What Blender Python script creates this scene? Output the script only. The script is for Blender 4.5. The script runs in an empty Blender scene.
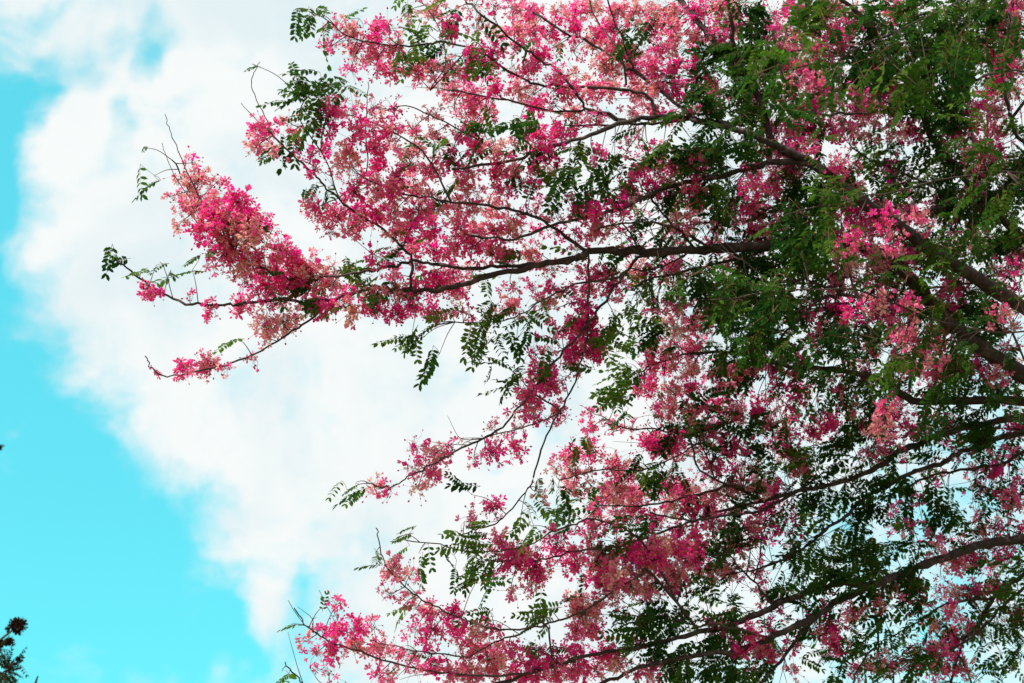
import bpy, math, random
import numpy as np
from mathutils import Vector

SEED = 11
random.seed(SEED)
rng = np.random.default_rng(SEED)
scene = bpy.context.scene

# ------------------------------------------------------------------ camera
PITCH = math.radians(25.0)
EYE = np.array([0.0, 0.0, 1.6])
FPX = 50.0 / 36.0 * 1024.0
FWD = np.array([0.0, math.cos(PITCH), math.sin(PITCH)])
UPV = np.array([0.0, -math.sin(PITCH), math.cos(PITCH)])
RGT = np.array([1.0, 0.0, 0.0])
cam_data = bpy.data.cameras.new("camera")
cam = bpy.data.objects.new("camera", cam_data)
scene.collection.objects.link(cam)
cam.location = EYE
cam.rotation_euler = (math.pi / 2 + PITCH, 0, 0)
cam_data.lens = 50
cam_data.sensor_width = 36
cam_data.clip_end = 3000
cam_data.dof.use_dof = True
cam_data.dof.focus_distance = 6.9
cam_data.dof.aperture_fstop = 3.2
scene.camera = cam


def P(px, py, d):
    """A point of the place seen at (px, py), d metres out along the view axis."""
    return EYE + d * (FWD + RGT * ((px - 512.0) / FPX) + UPV * ((341.5 - py) / FPX))


def proj(p):
    v = np.asarray(p) - EYE
    d = v @ FWD
    return 512 + FPX * (v @ RGT) / d, 341.5 - FPX * (v @ UPV) / d, d


# ------------------------------------------------------------------ sky, sun, exposure
SUN_EL, SUN_AZ = math.radians(42), math.radians(234)      # azimuth clockwise from +Y: behind the camera, to its left
CLEAR_TINT = (1.4, 4.0, 2.75, 1)
SKY_STRENGTH = 0.083
world = bpy.data.worlds.new("World")
scene.world = world
world.use_nodes = True
wt = world.node_tree
wt.nodes.clear()


def wn(kind, **kw):
    n = wt.nodes.new(kind)
    for k, v in kw.items():
        setattr(n, k, v)
    return n


def wl(a, b):
    wt.links.new(a, b)


w_out = wn("ShaderNodeOutputWorld")
w_bg = wn("ShaderNodeBackground")
w_bg.inputs["Strength"].default_value = SKY_STRENGTH
wl(w_bg.outputs[0], w_out.inputs[0])
sky = wn("ShaderNodeTexSky", sky_type='NISHITA', sun_disc=False)
sky.sun_elevation = SUN_EL
sky.sun_rotation = SUN_AZ
tint = wn("ShaderNodeMix", data_type='RGBA', blend_type='MULTIPLY')
tint.inputs[0].default_value = 1.0
wl(sky.outputs[0], tint.inputs[6])
tint.inputs[7].default_value = CLEAR_TINT
tc = wn("ShaderNodeTexCoord")
n_warp = wn("ShaderNodeTexNoise")
n_warp.inputs["Scale"].default_value = 9.0
n_warp.inputs["Detail"].default_value = 5.0
wl(tc.outputs["Generated"], n_warp.inputs["Vector"])
wsub = wn("ShaderNodeVectorMath", operation='SUBTRACT')
wl(n_warp.outputs["Color"], wsub.inputs[0])
wsub.inputs[1].default_value = (0.5, 0.5, 0.5)
wscl = wn("ShaderNodeVectorMath", operation='SCALE')
wl(wsub.outputs[0], wscl.inputs[0])
wscl.inputs["Scale"].default_value = 0.085
wadd = wn("ShaderNodeVectorMath", operation='ADD')
wl(tc.outputs["Generated"], wadd.inputs[0])
wl(wscl.outputs[0], wadd.inputs[1])
DIRV = wadd.outputs[0]

# (x, y, radius, weight): gaps in the cloud cover are negative, extra puffs positive
SKY_SPOTS = [
    (20, 610, 230, -0.62), (110, 560, 150, -0.40), (20, 430, 140, -0.42), (110, 660, 170, -0.42), (230, 690, 140, -0.35),
    (-60, 480, 200, -0.4), (0, 330, 90, -0.60), (-18, 240, 95, -0.95), (8, 175, 55, -0.55), (12, 108, 66, -0.80), (-50, 150, 130, -0.35),
    (150, 36, 30, -0.42), (148, 68, 26, -0.42), (60, 72, 40, -0.35), (20, 30, 40, -0.30), (45, 20, 45, -0.36), (114, 128, 30, -0.60), (98, 168, 32, -0.45), (92, 66, 45, -0.36), (-20, 60, 70, -0.2),
    (195, 505, 70, -0.30), (300, 660, 100, -0.35), (120, 480, 90, -0.22), (112, 48, 22, -0.25),
    (980, 620, 280, -0.28), (860, 680, 240, -0.24), (1050, 420, 260, -0.22), (640, 700, 200, -0.08),
    (75, 138, 50, 0.55), (32, 262, 45, 0.50), (256, 612, 46, 0.60), (300, 590, 40, -0.25), (225, 640, 50, -0.3), (140, 440, 65, 0.30), (70, 345, 60, 0.30), (215, 560, 50, 0.30),
    (30, 130, 30, -0.3), (50, 50, 60, 0.22),
]
acc = None
for sx, sy, sr, sw in SKY_SPOTS:
    v = P(sx, sy, 1.0) - EYE
    v = v / np.linalg.norm(v)
    dist = wn("ShaderNodeVectorMath", operation='DISTANCE')
    wl(DIRV, dist.inputs[0])
    dist.inputs[1].default_value = tuple(v)
    mr = wn("ShaderNodeMapRange", interpolation_type='SMOOTHSTEP')
    wl(dist.outputs["Value"], mr.inputs["Value"])
    mr.inputs["From Min"].default_value = 0.25 * sr / FPX
    mr.inputs["From Max"].default_value = 1.1 * sr / FPX
    mr.inputs["To Min"].default_value = sw
    mr.inputs["To Max"].default_value = 0.0
    if acc is None:
        acc = mr.outputs[0]
    else:
        ad = wn("ShaderNodeMath", operation='ADD')
        wl(acc, ad.inputs[0])
        wl(mr.outputs[0], ad.inputs[1])
        acc = ad.outputs[0]
n_f = wn("ShaderNodeTexNoise")
n_f.inputs["Scale"].default_value = 13.0
n_f.inputs["Detail"].default_value = 7.0
n_f.inputs["Roughness"].default_value = 0.55
wl(DIRV, n_f.inputs["Vector"])
nm = wn("ShaderNodeMath", operation='MULTIPLY_ADD')
wl(n_f.outputs["Fac"], nm.inputs[0])
nm.inputs[1].default_value = 1.5
n_g = wn("ShaderNodeTexNoise")
n_g.inputs["Scale"].default_value = 42.0
n_g.inputs["Detail"].default_value = 6.0
wl(DIRV, n_g.inputs["Vector"])
ng = wn("ShaderNodeMath", operation='MULTIPLY_ADD')
wl(n_g.outputs["Fac"], ng.inputs[0])
ng.inputs[1].default_value = 1.15
ng.inputs[2].default_value = -0.27
wl(ng.outputs[0], nm.inputs[2])          # cover: 0.85 on average, less where the gaps are
cov = wn("ShaderNodeMath", operation='ADD')
wl(acc, cov.inputs[0])
wl(nm.outputs[0], cov.inputs[1])
cmask = wn("ShaderNodeMapRange", interpolation_type='SMOOTHSTEP')
wl(cov.outputs[0], cmask.inputs["Value"])
cmask.inputs["From Min"].default_value = -0.06
cmask.inputs["From Max"].default_value = 1.08
ccol = wn("ShaderNodeMix", data_type='RGBA')
n_c = wn("ShaderNodeTexNoise")
n_c.inputs["Scale"].default_value = 11.0
n_c.inputs["Detail"].default_value = 5.0
wl(DIRV, n_c.inputs["Vector"])
cshade = wn("ShaderNodeMapRange", interpolation_type='SMOOTHSTEP')
wl(n_c.outputs["Fac"], cshade.inputs["Value"])
cshade.inputs["From Min"].default_value = 0.30
cshade.inputs["From Max"].default_value = 0.58
wl(cshade.outputs[0], ccol.inputs[0])
ccol.inputs[6].default_value = (7.7, 8.8, 9.1, 1)
ccol.inputs[7].default_value = (9.35, 9.65, 9.6, 1)
smix = wn("ShaderNodeMix", data_type='RGBA')
wl(cmask.outputs[0], smix.inputs[0])
blue = wn("ShaderNodeMix", data_type='RGBA')
blue.inputs[0].default_value = 0.72
wl(tint.outputs[2], blue.inputs[6])
blue.inputs[7].default_value = (1.05, 7.1, 8.9, 1)
wl(blue.outputs[2], smix.inputs[6])
wl(ccol.outputs[2], smix.inputs[7])
wl(smix.outputs[2], w_bg.inputs["Color"])

sun_data = bpy.data.lights.new("sun", 'SUN')
sun_data.energy = 5.0
sun_data.angle = math.radians(0.5)
sun_data.color = (1.0, 0.95, 0.88)
sun = bpy.data.objects.new("sun", sun_data)
scene.collection.objects.link(sun)
sdir = Vector((math.sin(SUN_AZ) * math.cos(SUN_EL), math.cos(SUN_AZ) * math.cos(SUN_EL), math.sin(SUN_EL)))
sun.rotation_euler = sdir.to_track_quat('Z', 'Y').to_euler()

scene.view_settings.view_transform = 'Standard'
scene.view_settings.look = 'None'
scene.view_settings.exposure = 0.27
scene.view_settings.gamma = 1.0
scene.view_settings.use_curve_mapping = False
scene.render.engine = 'CYCLES'
scene.cycles.max_bounces = 8
scene.cycles.transmission_bounces = 6
scene.cycles.diffuse_bounces = 5


# ------------------------------------------------------------------ materials
def new_mat(name):
    m = bpy.data.materials.new(name)
    m.use_nodes = True
    m.node_tree.nodes.clear()
    return m, m.node_tree


def leafy(name, ramp, trans_gain, trans_fac, rough=0.5, gloss=0.0, noise=0.25):
    """Thin tissue: diffuse on the lit face, light glowing through from the other one."""
    m, t = new_mat(name)
    N, L = t.nodes.new, t.links.new
    out = N("ShaderNodeOutputMaterial")
    at = N("ShaderNodeAttribute")
    at.attribute_name = "tone"
    cr = N("ShaderNodeValToRGB")
    els = cr.color_ramp.elements
    els[0].position, els[0].color = ramp[0][0], (*ramp[0][1], 1)
    els[1].position, els[1].color = ramp[-1][0], (*ramp[-1][1], 1)
    for pos, c in ramp[1:-1]:
        e = els.new(pos)
        e.color = (*c, 1)
    L(at.outputs["Fac"], cr.inputs[0])
    nz = N("ShaderNodeTexNoise")
    nz.inputs["Scale"].default_value = 60
    nz.inputs["Detail"].default_value = 3
    geo = N("ShaderNodeNewGeometry")
    L(geo.outputs["Position"], nz.inputs["Vector"])
    hs = N("ShaderNodeHueSaturation")
    mr = N("ShaderNodeMapRange")
    mr.inputs["To Min"].default_value = 1 - noise
    mr.inputs["To Max"].default_value = 1 + noise
    mr.inputs["From Min"].default_value = 0.3
    mr.inputs["From Max"].default_value = 0.7
    L(nz.outputs["Fac"], mr.inputs["Value"])
    L(mr.outputs[0], hs.inputs["Value"])
    L(cr.outputs[0], hs.inputs["Color"])
    df = N("ShaderNodeBsdfDiffuse")
    L(hs.outputs[0], df.inputs["Color"])
    tr = N("ShaderNodeBsdfTranslucent")
    tg = N("ShaderNodeMix")
    tg.data_type = 'RGBA'
    tg.blend_type = 'MULTIPLY'
    tg.inputs[0].default_value = 1
    L(hs.outputs[0], tg.inputs[6])
    tg.inputs[7].default_value = (*trans_gain, 1)
    L(tg.outputs[2], tr.inputs["Color"])
    mx = N("ShaderNodeMixShader")
    mx.inputs[0].default_value = trans_fac
    L(df.outputs[0], mx.inputs[1])
    L(tr.outputs[0], mx.inputs[2])
    gl = N("ShaderNodeBsdfGlossy")
    gl.inputs["Roughness"].default_value = rough
    gl.inputs["Color"].default_value = (0.8, 0.8, 0.8, 1)
    mg = N("ShaderNodeMixShader")
    fr = N("ShaderNodeFresnel")
    fr.inputs["IOR"].default_value = 1.35
    ml = N("ShaderNodeMath")
    ml.operation = 'MULTIPLY'
    ml.inputs[1].default_value = gloss
    L(fr.outputs[0], ml.inputs[0])
    L(ml.outputs[0], mg.inputs[0])
    L(mx.outputs[0], mg.inputs[1])
    L(gl.outputs[0], mg.inputs[2])
    L(mg.outputs[0], out.inputs[0])
    return m


def bark(name, c1, c2, c3):
    m, t = new_mat(name)
    N, L = t.nodes.new, t.links.new
    out = N("ShaderNodeOutputMaterial")
    pb = N("ShaderNodeBsdfPrincipled")
    pb.inputs["Roughness"].default_value = 0.85
    tcx = N("ShaderNodeTexCoord")
    nz = N("ShaderNodeTexNoise")
    nz.inputs["Scale"].default_value = 14
    nz.inputs["Detail"].default_value = 8
    nz.inputs["Roughness"].default_value = 0.7
    L(tcx.outputs["Object"], nz.inputs["Vector"])
    cr = N("ShaderNodeValToRGB")
    e = cr.color_ramp.elements
    e[0].position, e[0].color = 0.32, (*c1, 1)
    e[1].position, e[1].color = 0.66, (*c3, 1)
    mid = e.new(0.52)
    mid.color = (*c2, 1)
    L(nz.outputs["Fac"], cr.inputs[0])
    L(cr.outputs[0], pb.inputs["Base Color"])
    n2 = N("ShaderNodeTexNoise")
    n2.inputs["Scale"].default_value = 45
    n2.inputs["Detail"].default_value = 6
    L(tcx.outputs["Object"], n2.inputs["Vector"])
    bp = N("ShaderNodeBump")
    bp.inputs["Strength"].default_value = 0.6
    bp.inputs["Distance"].default_value = 0.025
    L(n2.outputs["Fac"], bp.inputs["Height"])
    L(bp.outputs[0], pb.inputs["Normal"])
    L(pb.outputs[0], out.inputs[0])
    return m


M_PETAL = leafy("petal", [(0.0, (0.95, 0.022, 0.36)), (0.38, (0.95, 0.11, 0.41)), (0.68, (0.95, 0.30, 0.42)), (1.0, (0.92, 0.56, 0.48))],
                (1.06, 0.95, 1.03), 0.58, noise=0.15)
M_STAMEN = leafy("stamen", [(0.0, (0.55, 0.36, 0.08)), (1.0, (0.42, 0.30, 0.12))], (1, 1, 1), 0.2)
M_CALYX = leafy("calyx", [(0.0, (0.30, 0.03, 0.05)), (1.0, (0.32, 0.12, 0.06))], (1, 1, 1), 0.2)
M_STALK = leafy("stalk", [(0.0, (0.18, 0.055, 0.04)), (1.0, (0.24, 0.17, 0.09))], (1, 1, 1), 0.1)
M_LEAF = leafy("leaflet", [(0.0, (0.010, 0.038, 0.010)), (0.5, (0.027, 0.078, 0.013)), (1.0, (0.080, 0.145, 0.018))],
               (1.6, 1.9, 1.0), 0.40, rough=0.55, gloss=0.0)
M_LEAF_DARK = leafy("dull_leaflet", [(0.0, (0.020, 0.030, 0.012)), (1.0, (0.05, 0.06, 0.02))], (1.5, 1.5, 1.0), 0.3)
M_SEED = leafy("withered_flower", [(0.0, (0.025, 0.016, 0.012)), (1.0, (0.06, 0.03, 0.022))], (1, 1, 1), 0.2)
M_BARK = bark("bark", (0.020, 0.009, 0.009), (0.042, 0.021, 0.019), (0.11, 0.08, 0.066))
M_TWIG = bark("twig_bark", (0.028, 0.013, 0.012), (0.055, 0.029, 0.023), (0.10, 0.068, 0.048))

gm, gt = new_mat("grassy_ground")
g_out = gt.nodes.new("ShaderNodeOutputMaterial")
g_pb = gt.nodes.new("ShaderNodeBsdfPrincipled")
g_pb.inputs["Roughness"].default_value = 0.95
g_n = gt.nodes.new("ShaderNodeTexNoise")
g_n.inputs["Scale"].default_value = 1.3
g_n.inputs["Detail"].default_value = 9
g_tc = gt.nodes.new("ShaderNodeTexCoord")
gt.links.new(g_tc.outputs["Object"], g_n.inputs["Vector"])
g_cr = gt.nodes.new("ShaderNodeValToRGB")
g_cr.color_ramp.elements[0].position, g_cr.color_ramp.elements[0].color = 0.35, (0.07, 0.11, 0.03, 1)
g_cr.color_ramp.elements[1].position, g_cr.color_ramp.elements[1].color = 0.68, (0.24, 0.20, 0.12, 1)
gt.links.new(g_n.outputs["Fac"], g_cr.inputs[0])
gt.links.new(g_cr.outputs[0], g_pb.inputs["Base Color"])
gt.links.new(g_pb.outputs[0], g_out.inputs[0])


# ------------------------------------------------------------------ mesh helpers
class Acc:
    """Collects many small pieces and links them as one mesh object."""

    def __init__(self):
        self.v, self.f, self.m, self.t, self.n = [], [], [], [], 0

    def add(self, verts, faces, mats, tones):
        """verts (k,3); faces list of index tuples; mats, tones per face"""
        off = self.n
        self.v.append(np.asarray(verts, float))
        self.f.extend([tuple(i + off for i in f) for f in faces])
        self.m.extend(mats)
        self.t.extend(tones)
        self.n += len(verts)

    def build(self, name, mats, parent=None, smooth=False):
        if not self.f:
            return None
        me = bpy.data.meshes.new(name)
        V = np.concatenate(self.v)
        if parent is not None:
            V = V - np.array(WORLD_LOC[parent.name])
        me.vertices.add(len(V))
        me.vertices.foreach_set("co", V.astype(np.float32).ravel())
        sizes = np.array([len(f) for f in self.f])
        flat = np.array([i for f in self.f for i in f], dtype=np.int32)
        me.loops.add(len(flat))
        me.loops.foreach_set("vertex_index", flat)
        me.polygons.add(len(sizes))
        me.polygons.foreach_set("loop_start", np.concatenate([[0], np.cumsum(sizes)[:-1]]).astype(np.int32))
        for m in mats:
            me.materials.append(m)
        me.polygons.foreach_set("material_index", np.array(self.m, dtype=np.int32))
        me.polygons.foreach_set("use_smooth", np.full(len(sizes), smooth))
        at = me.attributes.new("tone", 'FLOAT', 'FACE')
        at.data.foreach_set("value", np.array(self.t, dtype=np.float32))
        me.update(calc_edges=True)
        o = bpy.data.objects.new(name, me)
        scene.collection.objects.link(o)
        if parent is not None:
            o.parent = parent
            WORLD_LOC[o.name] = WORLD_LOC[parent.name]
        return o


WORLD_LOC = {}


def catmull(pts, per=5):
    pts = np.asarray(pts, float)
    if len(pts) < 3:
        return np.array([pts[0] + (pts[-1] - pts[0]) * t for t in np.linspace(0, 1, per + 1)])
    q = np.vstack([2 * pts[0] - pts[1], pts, 2 * pts[-1] - pts[-2]])
    out = []
    for i in range(1, len(q) - 2):
        p0, p1, p2, p3 = q[i - 1], q[i], q[i + 1], q[i + 2]
        for t in np.linspace(0, 1, per, endpoint=False):
            out.append(0.5 * (2 * p1 + (p2 - p0) * t + (2 * p0 - 5 * p1 + 4 * p2 - p3) * t * t + (3 * p1 - p0 - 3 * p2 + p3) * t ** 3))
    out.append(q[-2])
    return np.array(out)


def tube(acc, pts, radii, sides=6, mat=0, tone=0.5, knots=0.0):
    pts = np.asarray(pts, float)
    n = len(pts)
    tan = np.gradient(pts, axis=0)
    tan /= np.linalg.norm(tan, axis=1)[:, None] + 1e-9
    ref = np.array([0.13, 0.21, 0.97])
    verts = []
    ang = np.linspace(0, 2 * math.pi, sides, endpoint=False)
    for i in range(n):
        a = np.cross(tan[i], ref)
        if np.linalg.norm(a) < 0.05:
            a = np.cross(tan[i], np.array([1.0, 0, 0]))
        a /= np.linalg.norm(a)
        b = np.cross(tan[i], a)
        r = radii[i] * (1 + knots * rng.normal())
        rr = r * (1 + 0.5 * knots * rng.normal(size=sides))
        verts.append(pts[i] + (np.cos(ang) * rr)[:, None] * a + (np.sin(ang) * rr)[:, None] * b)
    verts = np.concatenate(verts)
    faces = []
    for i in range(n - 1):
        for k in range(sides):
            k2 = (k + 1) % sides
            faces.append((i * sides + k, i * sides + k2, (i + 1) * sides + k2, (i + 1) * sides + k))
    faces.append(tuple(range(sides - 1, -1, -1)))
    faces.append(tuple((n - 1) * sides + k for k in range(sides)))
    acc.add(verts, faces, [mat] * len(faces), [tone] * len(faces))


def basis(z, x_hint=None):
    z = z / (np.linalg.norm(z) + 1e-9)
    h = x_hint if x_hint is not None else rng.normal(size=3)
    x = h - z * (h @ z)
    if np.linalg.norm(x) < 1e-3:
        x = np.cross(z, [0.3, 0.5, 0.8])
    x /= np.linalg.norm(x)
    return np.stack([x, np.cross(z, x), z], axis=1)


# ------------------------------------------------------------------ flower and leaf forms
def flower_form(cup, width, seed):
    """Five clawed petals, a brush of curved stamens and a small calyx; faces +Z, unit = petal length."""
    r = np.random.default_rng(seed)
    V, F, M, T = [], [], [], []

    def put(vs, fs, m, t=0.0):
        o = len(V)
        V.extend(vs)
        for f in fs:
            F.append(tuple(i + o for i in f))
            M.append(m)
            T.append(t)

    for k in range(5):
        a = 2 * math.pi * k / 5 + r.normal() * 0.14
        c = cup + r.normal() * 0.16
        L = 1 + r.normal() * 0.09
        w = width * (1 + r.normal() * 0.1)
        ca, sa = math.cos(a), math.sin(a)

        def pt(u, s, lift):
            x, y = u * L * math.cos(c * (0.5 + 0.5 * u)), s
            z = u * L * math.sin(c * (0.5 + 0.5 * u)) + lift
            return (x * ca - y * sa, x * sa + y * ca, z)

        vs = [pt(0.06, 0, 0), pt(0.42, -w * 0.85, 0.05), pt(0.42, 0, -0.03), pt(0.42, w * 0.85, 0.05),
              pt(0.75, -w, 0.05), pt(0.75, 0, -0.03), pt(0.75, w, 0.05), pt(1.0, 0, 0.0)]
        put(vs, [(0, 1, 2), (0, 2, 3), (1, 4, 5, 2), (2, 5, 6, 3), (4, 7, 5), (5, 7, 6)], 0, r.normal() * 0.06)
    for k in range(4):
        a = r.uniform(0, 2 * math.pi)
        L = r.uniform(0.6, 0.95)
        ca, sa = math.cos(a), math.sin(a)
        w = 0.035
        vs = [(w * -sa, w * ca, 0), (-w * -sa, -w * ca, 0), (0.28 * ca - w * sa, 0.28 * sa + w * ca, L * 0.7),
              (0.28 * ca + w * sa, 0.28 * sa - w * ca, L * 0.7), (0.6 * ca, 0.6 * sa, L)]
        put(vs, [(0, 1, 3, 2), (2, 3, 4)], 1)
    ring = [(0.16 * math.cos(q), 0.16 * math.sin(q), 0.03) for q in np.linspace(0, 2 * math.pi, 5, endpoint=False)]
    put([(0, 0, -0.22)] + ring, [(0, 1 + (k + 1) % 5, 1 + k) for k in range(5)], 2)
    return np.array(V), F, np.array(M), np.array(T)


FLOWERS = [flower_form(0.15, 0.25, 1), flower_form(0.45, 0.26, 2), flower_form(0.85, 0.26, 3), flower_form(-0.2, 0.24, 4), flower_form(0.3, 0.21, 5), flower_form(1.15, 0.24, 6)]
oct_v = np.array([(1, 0, 0), (0, 1, 0), (-1, 0, 0), (0, -1, 0), (0, 0, 1.5), (0, 0, -1.2)], float)
oct_f = [(0, 1, 4), (1, 2, 4), (2, 3, 4), (3, 0, 4), (1, 0, 5), (2, 1, 5), (3, 2, 5), (0, 3, 5)]


def leaf_form(pairs, seed):
    """A pinnate leaf along +X, upper side +Z; unit = leaf length."""
    r = np.random.default_rng(seed)
    V, F, M, T = [], [], [], []
    droop = r.uniform(0.15, 0.5)
    side = r.normal() * 0.12

    def mid(u):
        return np.array([u, side * u * u, -droop * u * u])

    for i in range(6):
        u = i / 5
        w = 0.008 * (1 - 0.5 * u)
        p = mid(u)
        V.extend([tuple(p + (0, w, 0)), tuple(p - (0, w, 0)), tuple(p + (0, 0, -w * 1.6))])
    for i in range(5):
        a, b = i * 3, i * 3 + 3
        for q in ((0, 1), (1, 2), (2, 0)):
            F.append((a + q[0], a + q[1], b + q[1], b + q[0]))
            M.append(1)
            T.append(0)
    for k in range(pairs):
        u = 0.16 + 0.82 * k / (pairs - 1)
        sz = (0.268 - 0.06 * abs(u - 0.6)) * (7.5 / pairs) ** 0.35
        for sgn in (1, -1):
            if r.random() < 0.04:
                continue
            p = mid(u + r.normal() * 0.008)
            ang = math.radians(r.normal(66 - 30 * (k == pairs - 1), 7)) * sgn
            dirv = np.array([math.cos(ang), math.sin(ang), -0.12 - r.uniform(0, 0.35)])
            dirv /= np.linalg.norm(dirv)
            L = sz * r.normal(1, 0.06)
            wd = L * r.uniform(0.20, 0.25)
            wv = np.cross(np.array([0, 0, 1.0]), dirv)
            wv /= np.linalg.norm(wv)
            wv = wv + np.array([0, 0, r.normal() * 0.25])
            up = np.array([0, 0, wd * 0.35])
            o = len(V)
            for q, s in ((0.03, 0), (0.25, 1), (0.7, 1.0), (1.0, 0.1), (1.0, -0.1), (0.7, -1), (0.25, -1)):
                V.append(tuple(p + dirv * L * q + wv * wd * s * (0.8 if q == 0.25 else 1) + up * abs(s) - np.array([0, 0, 0.12 * L * q * q])))
            V.append(tuple(p + dirv * L * 0.5))
            for f in ((0, 1, 7), (1, 2, 7), (2, 3, 4, 7), (4, 5, 7), (5, 6, 7), (6, 0, 7)):
                F.append(tuple(x + o for x in f))
                M.append(0)
                T.append(0)
    tone = r.normal(size=len(F)) * 0.05
    return np.array(V), F, np.array(M), np.array(T) + tone


LEAVES = [leaf_form(p, 20 + i) for i, p in enumerate((5, 6, 7, 7, 8, 8, 9, 9, 10, 11))]


def put_flower(acc, pos, face, base, tone, size):
    V, F, M, T = FLOWERS[rng.integers(len(FLOWERS))]
    R = basis(face)
    acc.add(V @ R.T * size + pos, F, list(M), list(np.clip(tone + T, 0, 1)))
    put_stalk(acc, base, pos - face * size * 0.2, tone)


def put_stalk(acc, a, b, tone, r=0.001, mat=3):
    mid = (a + b) / 2 + rng.normal(size=3) * 0.006 + np.array([0, 0, 0.004])
    x = rng.normal(size=3)
    x /= np.linalg.norm(x)
    y = np.cross(x, b - a)
    y /= np.linalg.norm(y) + 1e-9
    vs = []
    for p in (a, mid, b):
        vs += [p + x * r, p - x * r * 0.5 + y * r * 0.87, p - x * r * 0.5 - y * r * 0.87]
    fs = [(i * 3 + k, i * 3 + (k + 1) % 3, i * 3 + 3 + (k + 1) % 3, i * 3 + 3 + k) for i in range(2) for k in range(3)]
    acc.add(np.array(vs), fs, [mat] * 6, [tone] * 6)


def put_bud(acc, pos, base, tone):
    ax = pos - base
    R = basis(ax)
    s = rng.uniform(0.0034, 0.0058)
    acc.add(oct_v @ R.T * s + pos, oct_f, [0, 0, 0, 0, 2, 2, 2, 2], [max(0, tone - 0.3)] * 8)
    put_stalk(acc, base, pos, tone, 0.0006)


def put_leaf(acc, pos, direction, up, size, tone):
    V, F, M, T = LEAVES[rng.integers(len(LEAVES))]
    x = direction / np.linalg.norm(direction)
    z = up - x * (up @ x)
    z /= np.linalg.norm(z) + 1e-9
    R = np.stack([x, np.cross(z, x), z], axis=1)
    acc.add(V @ R.T * size + pos, F, list(M), list(np.clip(tone + T, 0, 1)))


def unit(v):
    return v / (np.linalg.norm(v) + 1e-9)


# ------------------------------------------------------------------ ground
def ground():
    n = 60
    xs = np.sinh(np.linspace(-5.2, 5.2, n)) * 9.0
    V = [(x, y, 0.05 * math.sin(x * 0.31) * math.cos(y * 0.27) if abs(x) < 60 and abs(y) < 60 else 0.0) for y in xs for x in xs]
    a = Acc()
    fs = [(j * n + i, j * n + i + 1, (j + 1) * n + i + 1, (j + 1) * n + i) for j in range(n - 1) for i in range(n - 1)]
    a.add(np.array(V), fs, [0] * len(fs), [0.5] * len(fs))
    o = a.build("ground", [gm], smooth=True)
    o["kind"] = "structure"
    return o


ground()

# ------------------------------------------------------------------ the flowering tree: limbs
FORK = (1290, 500, 8.1)
fork_pt = P(*FORK)
base_pt = np.array([fork_pt[0] + 0.15, fork_pt[1] + 0.1, 0.0])
tree = bpy.data.objects.new("flowering_tree", None)
scene.collection.objects.link(tree)
tree.location = base_pt
WORLD_LOC[tree.name] = tuple(base_pt)
tree["label"] = "spreading tree covered in pink blossom with feathery green leaves, branches reaching across the sky"
tree["category"] = "tree"

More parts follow.
